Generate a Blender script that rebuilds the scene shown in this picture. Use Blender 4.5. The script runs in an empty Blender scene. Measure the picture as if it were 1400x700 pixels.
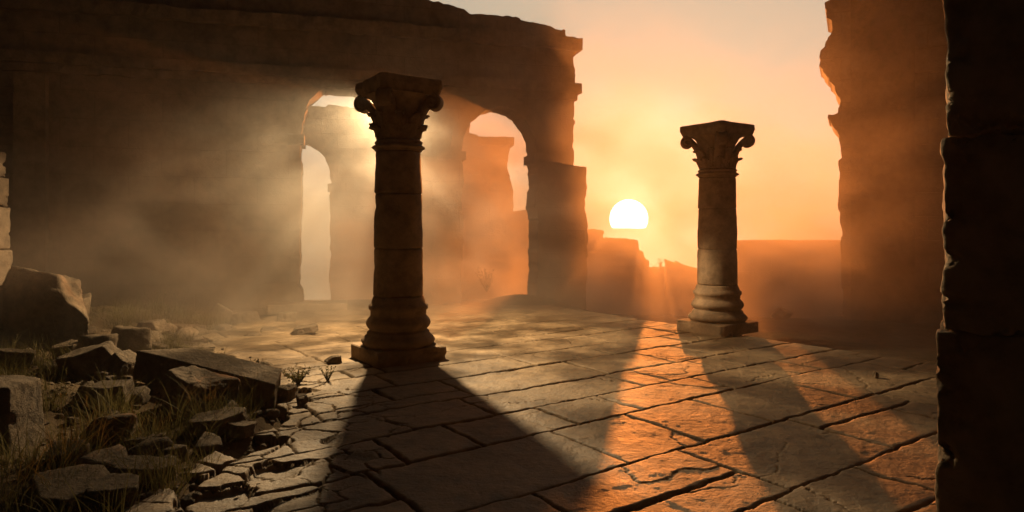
import bpy, bmesh, math, random
import numpy as np
from mathutils import Vector, Matrix

C = bpy.context.scene.collection
scene = bpy.context.scene
R = math.radians

# ------------------------------------------------------------------ camera
EYE, FPX, HOR = 1.6, 912.0, 312.0            # eye height, focal length in photo pixels, horizon row
cam = bpy.data.cameras.new('camera')
cam.sensor_width = 36.0
cam.lens = 36.0 * FPX / 1400.0
cam.shift_y = -(350.0 - HOR) / 1400.0
cam.clip_start, cam.clip_end = 0.05, 6000.0
camo = bpy.data.objects.new('camera', cam); C.objects.link(camo)
camo.location = (0, 0, EYE); camo.rotation_euler = (R(90), 0, 0)
scene.camera = camo

# ------------------------------------------------------------------ sky, sun, exposure
SUN_EL, SUN_AZ = R(4.2), R(11.5)
world = bpy.data.worlds.new('World'); scene.world = world; world.use_nodes = True
wt = world.node_tree; wt.nodes.clear()
w_out = wt.nodes.new('ShaderNodeOutputWorld'); w_bg = wt.nodes.new('ShaderNodeBackground')
w_sky = wt.nodes.new('ShaderNodeTexSky'); w_sky.sky_type = 'NISHITA'
w_sky.sun_disc = False
w_sky.sun_elevation = SUN_EL; w_sky.sun_rotation = SUN_AZ
w_sky.altitude = 300; w_sky.air_density = 1.0; w_sky.dust_density = 2.0; w_sky.ozone_density = 1.0
# below the horizon the distant haze keeps the colour of the sky just above it
w_tc = wt.nodes.new('ShaderNodeTexCoord'); w_sep = wt.nodes.new('ShaderNodeSeparateXYZ')
w_max = wt.nodes.new('ShaderNodeMath'); w_max.operation = 'MAXIMUM'; w_max.inputs[1].default_value = 0.03
w_com = wt.nodes.new('ShaderNodeCombineXYZ')
wt.links.new(w_tc.outputs['Generated'], w_sep.inputs[0])
wt.links.new(w_sep.outputs['X'], w_com.inputs['X']); wt.links.new(w_sep.outputs['Y'], w_com.inputs['Y'])
wt.links.new(w_sep.outputs['Z'], w_max.inputs[0]); wt.links.new(w_max.outputs[0], w_com.inputs['Z'])
wt.links.new(w_com.outputs[0], w_sky.inputs['Vector'])
w_mix = wt.nodes.new('ShaderNodeMix'); w_mix.data_type = 'RGBA'; w_mix.blend_type = 'MULTIPLY'
w_mix.inputs['Factor'].default_value = 1.0
w_gam = wt.nodes.new('ShaderNodeGamma'); w_gam.inputs['Gamma'].default_value = 0.22     # thick dusty air evens out the brightness of the glow
wt.links.new(w_sky.outputs[0], w_gam.inputs['Color']); wt.links.new(w_gam.outputs[0], w_mix.inputs['A'])
w_mix.inputs['B'].default_value = (1.52, 1.35, 1.06, 1)
# dusk: the dome is dimmer overhead and on the side turned away from the sun
w_dot = wt.nodes.new('ShaderNodeVectorMath'); w_dot.operation = 'DOT_PRODUCT'; w_dot.inputs[1].default_value = (math.sin(SUN_AZ), math.cos(SUN_AZ), 0.0)
wt.links.new(w_tc.outputs['Generated'], w_dot.inputs[0])
w_fall = wt.nodes.new('ShaderNodeMapRange'); w_fall.interpolation_type = 'SMOOTHSTEP'
w_fall.inputs['From Min'].default_value = 0.45; w_fall.inputs['From Max'].default_value = 0.88
w_fall.inputs['To Min'].default_value = 0.02; w_fall.inputs['To Max'].default_value = 1.0
wt.links.new(w_dot.outputs['Value'], w_fall.inputs[0])
w_dim = wt.nodes.new('ShaderNodeMix'); w_dim.data_type = 'RGBA'; w_dim.blend_type = 'MULTIPLY'; w_dim.inputs['Factor'].default_value = 1.0
wt.links.new(w_mix.outputs['Result'], w_dim.inputs['A']); wt.links.new(w_fall.outputs[0], w_dim.inputs['B'])
# aureole: dusty air glows around the sun itself
w_dt2 = wt.nodes.new('ShaderNodeVectorMath'); w_dt2.operation = 'DOT_PRODUCT'; w_dt2.inputs[1].default_value = Vector((159.5, 912.0, 14.0)).normalized()
wt.links.new(w_tc.outputs['Generated'], w_dt2.inputs[0])
w_aur = wt.nodes.new('ShaderNodeMapRange'); w_aur.interpolation_type = 'SMOOTHERSTEP'
w_aur.inputs['From Min'].default_value = math.cos(R(13)); w_aur.inputs['From Max'].default_value = 1.0
wt.links.new(w_dt2.outputs['Value'], w_aur.inputs[0])
w_add = wt.nodes.new('ShaderNodeMix'); w_add.data_type = 'RGBA'; w_add.blend_type = 'ADD'
wt.links.new(w_aur.outputs[0], w_add.inputs['Factor']); wt.links.new(w_dim.outputs['Result'], w_add.inputs['A']); w_add.inputs['B'].default_value = (1.8, 1.75, .95, 1)
wt.links.new(w_add.outputs['Result'], w_bg.inputs['Color'])
w_bg.inputs['Strength'].default_value = 0.15
wt.links.new(w_bg.outputs[0], w_out.inputs['Surface'])

sl = bpy.data.lights.new('sun_light', 'SUN'); sl.energy = 5.0; sl.angle = R(0.5); sl.color = (1.0, 0.27, 0.045)
slo = bpy.data.objects.new('sun_light', sl); C.objects.link(slo)
sdir = Vector((math.sin(SUN_AZ) * math.cos(SUN_EL), math.cos(SUN_AZ) * math.cos(SUN_EL), math.sin(SUN_EL)))
slo.rotation_euler = (-sdir).to_track_quat('-Z', 'Y').to_euler()
slo.location = (8, 30, 20)

# the beam that fans out behind the near column
LAMP = Vector((-1.86, 10.0, 3.46))
sp = bpy.data.lights.new('beam_light', 'SPOT'); sp.energy = 980; sp.color = (1.0, 0.71, 0.38)
sp.spot_size = R(141); sp.spot_blend = 0.12; sp.shadow_soft_size = 0.06
spo = bpy.data.objects.new('beam_light', sp); C.objects.link(spo); spo.location = LAMP
spo.rotation_euler = Vector((0.0, -0.35, -1.0)).to_track_quat('-Z', 'Y').to_euler()

sp.use_nodes = True; lt = sp.node_tree; l_em = next(n for n in lt.nodes if n.type == 'EMISSION')
l_tc = lt.nodes.new('ShaderNodeTexCoord'); l_n = lt.nodes.new('ShaderNodeTexNoise'); l_n.inputs['Scale'].default_value = 6.5; l_n.inputs['Detail'].default_value = 2.0
l_r = lt.nodes.new('ShaderNodeMapRange'); l_r.inputs['From Min'].default_value = .40; l_r.inputs['From Max'].default_value = .62
l_r.inputs['To Min'].default_value = .42; l_r.inputs['To Max'].default_value = 1.45
lt.links.new(l_tc.outputs['Normal'], l_n.inputs['Vector']); lt.links.new(l_n.outputs['Fac'], l_r.inputs[0]); lt.links.new(l_r.outputs[0], l_em.inputs['Strength'])

vs = scene.view_settings
scene.display_settings.display_device = 'sRGB'
vs.view_transform = 'Standard'; vs.look = 'None'; vs.gamma = 1.0; vs.use_curve_mapping = False
vs.exposure = 0.75
scene.render.engine = 'CYCLES'
scene.cycles.use_denoising = True
scene.cycles.max_bounces = 6; scene.cycles.diffuse_bounces = 1; scene.cycles.glossy_bounces = 0
scene.cycles.volume_bounces = 1; scene.cycles.transparent_max_bounces = 6
scene.cycles.sample_clamp_indirect = 4.0; scene.cycles.sample_clamp_direct = 0.0
scene.cycles.caustics_reflective = False; scene.cycles.caustics_refractive = False

# ------------------------------------------------------------------ numeric noise
def _hash(ix, iy, iz, seed):
    h = (ix.astype(np.uint32) * np.uint32(374761393) + iy.astype(np.uint32) * np.uint32(668265263)
         + iz.astype(np.uint32) * np.uint32(2147483647) + np.uint32((seed * 974634777 + 12345) & 0xffffffff))
    h = (h ^ (h >> np.uint32(13))) * np.uint32(1274126177)
    h = (h ^ (h >> np.uint32(16))) * np.uint32(2246822519)
    h = h ^ (h >> np.uint32(15))
    return h.astype(np.float64) / 4294967295.0 * 2.0 - 1.0

def vnoise(x, y, z=None, seed=0):
    x = np.asarray(x, float); y = np.asarray(y, float)
    z = np.zeros_like(x) if z is None else np.asarray(z, float)
    xf, yf, zf = np.floor(x), np.floor(y), np.floor(z)
    ix, iy, iz = xf.astype(np.int64), yf.astype(np.int64), zf.astype(np.int64)
    fx, fy, fz = x - xf, y - yf, z - zf
    fx = fx*fx*fx*(fx*(fx*6-15)+10); fy = fy*fy*fy*(fy*(fy*6-15)+10); fz = fz*fz*fz*(fz*(fz*6-15)+10)
    def g(a, b, c): return _hash(ix + a, iy + b, iz + c, seed)
    x00 = g(0,0,0)*(1-fx) + g(1,0,0)*fx; x10 = g(0,1,0)*(1-fx) + g(1,1,0)*fx
    x01 = g(0,0,1)*(1-fx) + g(1,0,1)*fx; x11 = g(0,1,1)*(1-fx) + g(1,1,1)*fx
    return (x00*(1-fy) + x10*fy)*(1-fz) + (x01*(1-fy) + x11*fy)*fz

def fbm(x, y, z=None, octaves=4, seed=0, gain=0.5):
    s, a, t = 0.0, 1.0, 0.0
    z = np.zeros_like(np.asarray(x, float)) if z is None else z
    for k in range(octaves):
        s = s + a * vnoise(x * 2**k + 17.3*k, y * 2**k - 9.1*k, z * 2**k + 3.7*k, seed + k); t += a; a *= gain
    return s / t

def sstep(a, b, x):
    t = np.clip((x - a) / (b - a), 0, 1); return t*t*(3 - 2*t)

# ------------------------------------------------------------------ helpers
def floor_at(px, py):                         # point of the pavement plane under a photo pixel
    Y = EYE * FPX / (py - HOR); return Vector(((px - 700) / FPX * Y, Y, 0))
def at(px, py, Y):
    return Vector(((px - 700) / FPX * Y, Y, EYE + (HOR - py) / FPX * Y))

def mesh_obj(name, verts, faces, mat, parent=None, smooth=True):
    me = bpy.data.meshes.new(name)
    if isinstance(verts, np.ndarray) and isinstance(faces, np.ndarray):
        n, k = faces.shape
        me.vertices.add(len(verts)); me.vertices.foreach_set('co', verts.astype(np.float32).ravel())
        me.loops.add(n*k); me.loops.foreach_set('vertex_index', faces.astype(np.int32).ravel())
        me.polygons.add(n); me.polygons.foreach_set('loop_start', np.arange(0, n*k, k, dtype=np.int32))
        me.update(calc_edges=True); me.validate()
    else:
        me.from_pydata([tuple(v) for v in verts], [], [tuple(f) for f in faces]); me.update()
    if smooth: me.polygons.foreach_set('use_smooth', [True]*len(me.polygons))
    me.materials.append(mat)
    o = bpy.data.objects.new(name, me); C.objects.link(o)
    if parent: o.parent = parent
    return o

def bm_obj(name, bm, mat, parent=None, smooth=False):
    me = bpy.data.meshes.new(name); bmesh.ops.recalc_face_normals(bm, faces=bm.faces); bm.to_mesh(me); bm.free()
    me.polygons.foreach_set('use_smooth', [smooth]*len(me.polygons))
    me.materials.append(mat)
    o = bpy.data.objects.new(name, me); C.objects.link(o)
    if parent: o.parent = parent
    return o

def tag(o, label=None, cat=None, group=None, kind=None):
    if label: o['label'] = label
    if cat: o['category'] = cat
    if group: o['group'] = group
    if kind or cat: o['kind'] = kind or 'thing'
    return o
def thing(name, label, cat, loc=(0,0,0), rz=0.0, group=None):
    o = bpy.data.objects.new(name, None); C.objects.link(o)
    o.location = loc; o.rotation_euler = (0, 0, rz)
    return tag(o, label, cat, group)

_ico = {}
def ico(level):
    if level not in _ico:
        bm = bmesh.new(); bmesh.ops.create_icosphere(bm, subdivisions=level, radius=1.0)
        v = np.array([p.co[:] for p in bm.verts]); f = np.array([[q.index for q in p.verts] for p in bm.faces]); bm.free()
        _ico[level] = (v / np.linalg.norm(v, axis=1)[:, None], f)
    return _ico[level]

def polytope(planes, dims, level=4, seed=0, rough=0.02, p=26.0, chips=0.05, nscale=3.0, strata=0.0):
    """A chipped stone: unit-space half spaces (normal, distance), scaled to half sizes dims."""
    d, f = ico(level)
    acc = np.zeros(len(d))
    nz = fbm(d[:,0]*nscale+seed, d[:,1]*nscale, d[:,2]*nscale, 4, seed)
    for i, (n, h) in enumerate(planes):
        n = np.array(n, float); n /= np.linalg.norm(n)
        c = d @ n
        w = h * (1 + rough * 1.5 * fbm(d[:,0]*2.2+i*5, d[:,1]*2.2, d[:,2]*2.2, 3, seed+i*7))
        acc += np.where(c > 1e-3, (np.maximum(c, 1e-3) / w) ** p, 0)
    r = acc ** (-1.0 / p)
    v = d * r[:, None]
    dm = np.array(dims, float); v = v * dm
    sc = float(np.min(dm)) ** 0.35 * float(np.mean(dm)) ** 0.65
    q = v / sc
    n1 = fbm(q[:,0]*2.6+seed*1.3, q[:,1]*2.6, q[:,2]*2.6, 5, seed+50, 0.55)
    n2 = fbm(q[:,0]*1.3+9, q[:,1]*1.3+seed, q[:,2]*1.3, 2, seed+90)
    disp = rough * n1 * sc - chips * sc * np.clip(n2 - 0.15, 0, 1)
    if strata: disp = disp + strata * sc * np.round(2.5*vnoise(q[:,0]*.6, q[:,1]*.6, q[:,2]*7, seed+3))/2.5
    v = v + d * disp[:, None]
    return v, f

def rock_planes(rng, n=14, flat=False):
    P = []
    if flat:
        P += [((rng.uniform(-.12,.12), rng.uniform(-.12,.12), 1), .9), ((0,0,-1), .95)]
        k = rng.randint(5, 7); a0 = rng.uniform(0, 6.28)
        for i in range(k):
            a = a0 + i*2*math.pi/k + rng.uniform(-.28,.28)
            P.append(((math.cos(a), math.sin(a), rng.uniform(-.12,.3)), rng.uniform(.72, 1.0)))
    else:
        for i in range(n):
            z = rng.uniform(-1, 1); a = rng.uniform(0, 6.28); s = math.sqrt(1-z*z)
            P.append(((s*math.cos(a), s*math.sin(a), z), rng.uniform(.66, 1.0)))
        for ax in ((1,0,0),(-1,0,0),(0,1,0),(0,-1,0),(0,0,1),(0,0,-1)): P.append((ax, 1.0))
    return P
BOX = [((1,0,0),1),((-1,0,0),1),((0,1,0),1),((0,-1,0),1),((0,0,1),1),((0,0,-1),1)]

def block(name, dims, mat, parent=None, seed=0, level=5, rough=0.018, p=34.0, chips=0.06, rad=0.10, extra=()):
    """A rough hewn ashlar block; sampled from a cube so its corners stay square."""
    n = {3: 10, 4: 18, 5: 34, 6: 60}[level]
    t = np.linspace(-1, 1, n+1); V=[]; F=[]
    for ax in range(3):
        for sgn in (-1, 1):
            a, b = np.meshgrid(t, t, indexing='ij'); q = np.zeros((n+1, n+1, 3))
            q[..., ax] = sgn; q[..., (ax+1)%3] = a; q[..., (ax+2)%3] = b
            base = sum(len(x) for x in V); V.append(q.reshape(-1,3))
            i, j = np.meshgrid(np.arange(n), np.arange(n), indexing='ij'); i=i.ravel(); j=j.ravel()
            k0=base+i*(n+1)+j; k1=k0+n+1
            fc = np.stack([k0,k1,k1+1,k0+1],1)
            F.append(fc if sgn>0 else fc[:,::-1])
    v = np.concatenate(V); f = np.concatenate(F)
    # merge the seams
    key = np.round(v*1000).astype(np.int64); _, idx, inv = np.unique(key, axis=0, return_index=True, return_inverse=True)
    v = v[idx]; f = inv.ravel()[f]
    dm = np.array(dims, float)
    rad = np.min(dm) * rad
    w = v * dm
    inner = np.clip(w, -(dm-rad), dm-rad); dd = w - inner; L = np.linalg.norm(dd, axis=1)
    nrm = dd / np.maximum(L, 1e-9)[:, None]
    w = inner + nrm * rad
    for (n3, h) in extra:                     # planes that knock a corner off (unit space)
        n3 = np.array(n3, float); n3 /= np.linalg.norm(n3)
        e = (w/dm) @ n3 - h
        w = w - np.clip(e, 0, None)[:, None] * n3 * dm * 0.95
    sc = float(np.mean(dm))
    edge = (np.sort(np.abs(w)/dm, axis=1)[:, 1])        # near 1 along edges
    q = w / sc
    n1 = fbm(q[:,0]*3+seed*1.7, q[:,1]*3, q[:,2]*3, 5, seed+11, .55)
    n2 = fbm(q[:,0]*4.2+4, q[:,1]*4.2+seed, q[:,2]*4.2, 4, seed+77, .6)
    disp = rough*sc*n1 - chips*sc*np.clip(n2-.05,0,1)*sstep(.72, 1.0, edge)*1.6
    w = w + nrm * disp[:, None]
    return mesh_obj(name, w, f, mat, parent)

def rot_mat(rx, ry, rz): return Matrix.Rotation(rz,3,'Z') @ Matrix.Rotation(ry,3,'Y') @ Matrix.Rotation(rx,3,'X')

# ------------------------------------------------------------------ materials
def stone(name, base, dark=0.6, scale=1.0, bump=0.35, rough=0.75, blocks=None, warm=0.06, pits=True, spec=0.35, fine=1.0):
    m = bpy.data.materials.new(name); m.use_nodes = True; nt = m.node_tree
    b = nt.nodes['Principled BSDF']; L = nt.links.new
    tc = nt.nodes.new('ShaderNodeTexCoord'); src = tc.outputs['Object']
    def noise(s, det=8, r=.6, d=0.0):
        n = nt.nodes.new('ShaderNodeTexNoise'); n.inputs['Scale'].default_value = s*scale
        n.inputs['Detail'].default_value = det; n.inputs['Roughness'].default_value = r; n.inputs['Distortion'].default_value = d
        L(src, n.inputs['Vector']); return n
    n1, n2, n3 = noise(0.9, 6, .6, .4), noise(5, 8, .65), noise(26*fine, 6, .7)
    cr = nt.nodes.new('ShaderNodeValToRGB'); L(n1.outputs['Fac'], cr.inputs[0])
    c = base
    cr.color_ramp.elements[0].position = .3; cr.color_ramp.elements[0].color = (c[0]*dark, c[1]*dark*.97, c[2]*dark*.93, 1)
    cr.color_ramp.elements[1].position = .72; cr.color_ramp.elements[1].color = (c[0]*1.12, c[1]*1.1, c[2]*1.05, 1)
    mx = nt.nodes.new('ShaderNodeMix'); mx.data_type = 'RGBA'; mx.blend_type = 'MULTIPLY'; mx.inputs['Factor'].default_value = .75
    cr2 = nt.nodes.new('ShaderNodeValToRGB'); L(n2.outputs['Fac'], cr2.inputs[0])
    cr2.color_ramp.elements[0].position = .32; cr2.color_ramp.elements[0].color = (.45,.43,.4,1)
    cr2.color_ramp.elements[1].position = .62; cr2.color_ramp.elements[1].color = (1.1,1.08,1.04,1)
    L(cr.outputs[0], mx.inputs['A']); L(cr2.outputs[0], mx.inputs['B'])
    col = mx.outputs['Result']
    add = nt.nodes.new('ShaderNodeMath'); add.operation = 'MULTIPLY_ADD'; add.inputs[1].default_value = .45
    L(n3.outputs['Fac'], add.inputs[0]); L(n2.outputs['Fac'], add.inputs[2])
    hgt = add.outputs[0]
    if blocks:
        bw, bh = blocks
        mp = nt.nodes.new('ShaderNodeMapping'); mp.inputs['Rotation'].default_value = (R(90), 0, 0); L(src, mp.inputs[0])
        wn = noise(1.6, 2); wm = nt.nodes.new('ShaderNodeMix'); wm.data_type='RGBA'; wm.blend_type='LINEAR_LIGHT'; wm.inputs['Factor'].default_value=.03
        L(mp.outputs[0], wm.inputs['A']); L(wn.outputs['Color'], wm.inputs['B'])
        br = nt.nodes.new('ShaderNodeTexBrick'); L(wm.outputs['Result'], br.inputs['Vector'])
        br.inputs['Scale'].default_value = 1; br.inputs['Brick Width'].default_value = bw; br.inputs['Row Height'].default_value = bh
        br.inputs['Mortar Size'].default_value = .012; br.inputs['Mortar Smooth'].default_value = .4
        br.inputs['Color1'].default_value = (.92,.92,.92,1); br.inputs['Color2'].default_value = (1.04,1.04,1.04,1); br.inputs['Mortar'].default_value = (.8,.78,.75,1)
        mb = nt.nodes.new('ShaderNodeMix'); mb.data_type='RGBA'; mb.blend_type='MULTIPLY'; mb.inputs['Factor'].default_value=.8
        L(col, mb.inputs['A']); L(br.outputs['Color'], mb.inputs['B']); col = mb.outputs['Result']
        sub = nt.nodes.new('ShaderNodeMath'); sub.operation='MULTIPLY_ADD'; sub.inputs[1].default_value=-.3
        L(br.outputs['Fac'], sub.inputs[0]); L(hgt, sub.inputs[2]); hgt = sub.outputs[0]
    L(col, b.inputs['Base Color'])
    bp = nt.nodes.new('ShaderNodeBump'); bp.inputs['Strength'].default_value = bump; bp.inputs['Distance'].default_value = .05
    L(hgt, bp.inputs['Height']); L(bp.outputs[0], b.inputs['Normal'])
    rr = nt.nodes.new('ShaderNodeMapRange'); L(n2.outputs['Fac'], rr.inputs[0])
    rr.inputs['To Min'].default_value = rough-.12; rr.inputs['To Max'].default_value = min(1, rough+.15)
    L(rr.outputs[0], b.inputs['Roughness']); b.inputs['Specular IOR Level'].default_value = spec
    return m

def plain(name, col, rough=.8, var=.3, scale=3.0):
    m = bpy.data.materials.new(name); m.use_nodes = True; nt = m.node_tree; b = nt.nodes['Principled BSDF']
    tc = nt.nodes.new('ShaderNodeTexCoord'); n = nt.nodes.new('ShaderNodeTexNoise'); n.inputs['Scale'].default_value = scale
    nt.links.new(tc.outputs['Object'], n.inputs['Vector'])
    cr = nt.nodes.new('ShaderNodeValToRGB'); nt.links.new(n.outputs['Fac'], cr.inputs[0])
    cr.color_ramp.elements[0].position=.35; cr.color_ramp.elements[0].color = tuple(x*(1-var) for x in col)+(1,)
    cr.color_ramp.elements[1].position=.65; cr.color_ramp.elements[1].color = tuple(min(1,x*(1+var)) for x in col)+(1,)
    nt.links.new(cr.outputs[0], b.inputs['Base Color']); b.inputs['Roughness'].default_value = rough
    b.inputs['Specular IOR Level'].default_value = .2
    return m

M_wall = stone('sandstone_masonry', (.25,.19,.135), .7, .8, .5, .85, blocks=(1.15,.52))
M_ruin = stone('ruin_masonry', (.34,.265,.19), .7, .8, .5, .85, blocks=(1.0,.46))
M_block = stone('hewn_stone', (.29,.22,.155), .6, 1.0, .45, .8)
M_col = stone('column_stone', (.32,.225,.145), .6, 1.6, .35, .7, spec=.4)
M_pave = stone('paving_stone', (.285,.205,.125), .6, 1.2, .55, .58, spec=.5)
M_rock = stone('rubble_stone', (.215,.165,.115), .5, 2.2, .9, .85)
def earth_in_joints(m):          # packed earth fills the joints and cracks
    nt = m.node_tree; b = nt.nodes['Principled BSDF']; src = b.inputs['Base Color'].links[0].from_socket
    a = nt.nodes.new('ShaderNodeAttribute'); a.attribute_name = 'earth'; mx = nt.nodes.new('ShaderNodeMix'); mx.data_type = 'RGBA'
    nt.links.new(a.outputs['Fac'], mx.inputs['Factor']); nt.links.new(src, mx.inputs['A']); mx.inputs['B'].default_value = (.045,.032,.02,1)
    nt.links.new(mx.outputs['Result'], b.inputs['Base Color'])
    rs = b.inputs['Roughness'].links[0].from_socket; ad = nt.nodes.new('ShaderNodeMath'); ad.operation = 'ADD'; ad.use_clamp = True
    nt.links.new(rs, ad.inputs[0]); nt.links.new(a.outputs['Fac'], ad.inputs[1]); nt.links.new(ad.outputs[0], b.inputs['Roughness'])
earth_in_joints(M_pave)
M_dirt = stone('dry_earth', (.15,.11,.07), .6, 1.4, .8, .95, spec=.1, fine=1.6)
M_grass = plain('dry_grass', (.15,.125,.05), .7, .4, 2.0)
def thin(m, col, f):
    nt = m.node_tree; b = nt.nodes['Principled BSDF']; out = next(n for n in nt.nodes if n.type == 'OUTPUT_MATERIAL')
    t = nt.nodes.new('ShaderNodeBsdfTranslucent'); t.inputs[0].default_value = col+(1,); mx = nt.nodes.new('ShaderNodeMixShader'); mx.inputs[0].default_value = f
    nt.links.new(b.outputs[0], mx.inputs[1]); nt.links.new(t.outputs[0], mx.inputs[2]); nt.links.new(mx.outputs[0], out.inputs['Surface'])
thin(M_grass, (.15,.125,.045), .35)
M_shrub = plain('shrub_leaf', (.09,.085,.035), .7, .4, 4.0); thin(M_shrub, (.10,.09,.03), .3)
M_twig = plain('twig_bark', (.11,.08,.05), .85)

# ------------------------------------------------------------------ ground and pavement
FA = R(35.0)
UA = np.array((math.cos(FA), math.sin(FA))); VB = np.array((-math.sin(FA), math.cos(FA)))

def left_edge(Y):        # where the pavement breaks off into rubble, X as a function of Y
    return np.interp(Y, [3.0, 3.8, 4.4, 5.0, 5.7, 6.3, 7.2, 8.2, 9.2, 10.2, 11.2, 13, 15],
                        [-1.95,-2.05,-1.95,-1.95,-2.0,-2.15,-2.75,-3.6,-4.3,-4.7,-4.6,-4.3,-4.2])

def ground_h(x, y):
    e = left_edge(np.clip(y, 3, 15))
    h = -0.14 + 0.05*fbm(x*.7, y*.7, None, 4, 5) + .035*fbm(x*3.1, y*3.1, None, 4, 9)
    h = h + .115*sstep(.12, -.2, x - e)*(1 - sstep(11, 12.5, y))
    left = sstep(0.0, 2.6, e - x) * sstep(-2, 2, y) * (1 - sstep(12.0, 13.5, y))
    h = h + left*(0.26 + 0.16*fbm(x*.9+3, y*.9, None, 4, 21) + .05*fbm(x*5, y*5, None, 3, 31))
    far = sstep(13.5, 19, y); h = h - far*1.1 - 3.2*sstep(23, 42, y)
    uu = x*UA[0] + y*UA[1]; right = sstep(8.55, 9.6, uu)*(1-far); h = h - right*.10
    mound = np.exp(-(((x-.2)/1.3)**2 + ((y-14.6)/.75)**2)); h = h + mound*.42
    return h

def axis(segs):
    out = []
    for a, b, s in segs: out.append(np.arange(a, b, s))
    return np.concatenate(out + [np.array([segs[-1][1]])])
gx = axis([(-46,-10,1.5),(-10,-7,.12),(-7,-1.6,.03),(-1.6,6,.15),(6,14,.3),(14,46,1.6)])
gy = axis([(-8,2,.5),(2,3,.15),(3,8,.03),(8,14,.06),(14,22,.25),(22,56,1.4)])
X, Y = np.meshgrid(gx, gy); Z = ground_h(X, Y)
nx, ny = len(gx), len(gy)
def grid_faces(nx, ny):
    i, j = np.meshgrid(np.arange(nx-1), np.arange(ny-1)); k = (j*nx+i).ravel()
    return np.stack([k, k+1, k+nx+1, k+nx], 1)
g = mesh_obj('ground', np.stack([X.ravel(), Y.ravel(), Z.ravel()], 1), grid_faces(nx, ny), M_dirt)
tag(g, kind='structure')

def pavement():
    xs = axis([(-5.2, -3, .02), (-3, 3.4, .0125), (3.4, 7.2, .018)])
    ys = [3.0]
    while ys[-1] < 15: ys.append(ys[-1] + max(.008, .0021*ys[-1]))
    ys = np.array(ys); X, Y = np.meshgrid(xs, ys)
    u = X*UA[0] + Y*UA[1]; v = X*VB[0] + Y*VB[1]
    wu = .035*fbm(X*1.1, Y*1.1, None, 4, 41); wv = .045*fbm(X*1.0+7, Y*1.0, None, 4, 43)
    wv = wv + .022*fbm(X*8, Y*8, None, 5, 44, .6); wu = wu + .022*fbm(X*8+3, Y*8, None, 5, 45, .6)
    u2, v2 = u + wu, v + wv
    rows = np.array([-6,-2.2,-1.2,-.35,.55,1.42,2.35,3.26,4.16,4.78,5.42,6.2,6.85,7.6,8.3,9.05,9.7,10.4,11.2,12,13,14,15,16,17,18,20,24])
    ri = np.clip(np.searchsorted(rows, v2) - 1, 0, len(rows)-2)
    dv = np.minimum(v2 - rows[ri], rows[ri+1] - v2)
    rng = random.Random(12)
    du = np.full_like(u, 9.0); sid = np.zeros_like(ri)
    for k in range(len(rows)-1):
        m = ri == k
        if not m.any(): continue
        cuts = [-12 + rng.uniform(0, 1.5)]
        while cuts[-1] < 16: cuts.append(cuts[-1] + rng.uniform(.85, 2.1))
        if k == 6: cuts = [-8,-6.5,-5,-3.4,-2,-.4,1.05,2.42,3.75,5.1,6.6,8.2,16]
        if k == 7: cuts = [-8,-6.5,-5,-3.4,-1.6,.3,1.75,3.30,4.95,6.3,8.0,16]
        if k == 8: cuts = [-8,-6.5,-5,-3.0,-1.3,.7,2.1,4.35,5.7,7.3,16]
        cuts = np.array(cuts); um = u2[m] + (k % 3)*.02
        ci = np.clip(np.searchsorted(cuts, um) - 1, 0, len(cuts)-2)
        du[m] = np.minimum(um - cuts[ci], cuts[ci+1] - um); sid[m] = k*64 + ci
    # many slabs are split again, across or along
    hs = lambda s: _hash(sid, sid*0+5, sid*0+2, s)
    h0 = rows[ri]; h1 = rows[ri+1]; mid = h0 + (h1-h0)*(.5 + .16*hs(7)); cut = (hs(8) > .05) & ((h1-h0) > .7)
    dv = np.where(cut, np.minimum(dv, np.abs(v2-mid)), dv); sid = np.where(cut & (v2 > mid), sid + 3001, sid)
    um_ = np.floor(u2/.93 + hs(9)*3); uo = (u2/.93 + hs(9)*3 - um_)*.93; cutu = hs(10) > .25
    dd_ = np.minimum(uo, .93-uo); far_ = du > .28
    du = np.where(cutu & far_, np.minimum(du, dd_), du); sid = np.where(cutu, sid + 7001*(um_.astype(np.int64) % 5), sid)
    # each slab lies a little differently
    rr = lambda s: _hash(sid, sid*0+3, sid*0+1, s)
    sl = .003*rr(1) + .0025*rr(2)*np.sin(u*1.7) + (u - np.round(u/2)*2)*.0025*rr(3)
    wid = .0045 + .010*np.clip(vnoise(X*1.3, Y*1.3, None, 61)+.3, 0, 1) + .012*np.clip(vnoise(X*4, Y*4, None, 62)-.35, 0, 1)
    dist = np.minimum(dv + .001, du + .003)
    groove = 1 - sstep(wid*.6, wid*1.6 + .006, dist)
    # cracks: some edges of a coarse warped cell pattern, broken off at the slab joints
    def cells(px_, py_, seed):
        f1 = np.full_like(px_, 9.); f2 = np.full_like(px_, 9.); i1 = np.zeros_like(px_); i2 = np.zeros_like(px_)
        bx, by = np.floor(px_).astype(np.int64), np.floor(py_).astype(np.int64)
        for a in (-1,0,1):
            for b in (-1,0,1):
                cx, cy = bx+a, by+b; z0 = np.zeros_like(cx)
                qx, qy = cx + .5 + .48*_hash(cx, cy, z0, seed), cy + .5 + .48*_hash(cx, cy, z0, seed+1)
                d = np.hypot(px_-qx, py_-qy); h = _hash(cx, cy, z0, seed+2); near = d < f1
                i2 = np.where(near, i1, np.where(d < f2, h, i2)); f2 = np.where(near, f1, np.minimum(f2, d))
                i1 = np.where(near, h, i1); f1 = np.where(near, d, f1)
        return f1, f2, i1, i2
    jx, jy = .10*fbm(X*4.5, Y*4.5, None, 5, 71, .6), .10*fbm(X*4.5+9, Y*4.5, None, 5, 72, .6)
    c1, c2, ia, ib = cells((u+jx)*.95 + .37*sid, (v+jy)*1.15, 131)
    pair = np.sin((ia+ib)*91.7); sel = ((_hash(sid, sid*0, sid*0, 81) > -.35)).astype(float)*(pair > -.1)
    crack = (1 - sstep(.003, .011, (c2-c1)*.9)) * sel * (.55+.45*vnoise(X*3, Y*3, None, 83))
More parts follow.
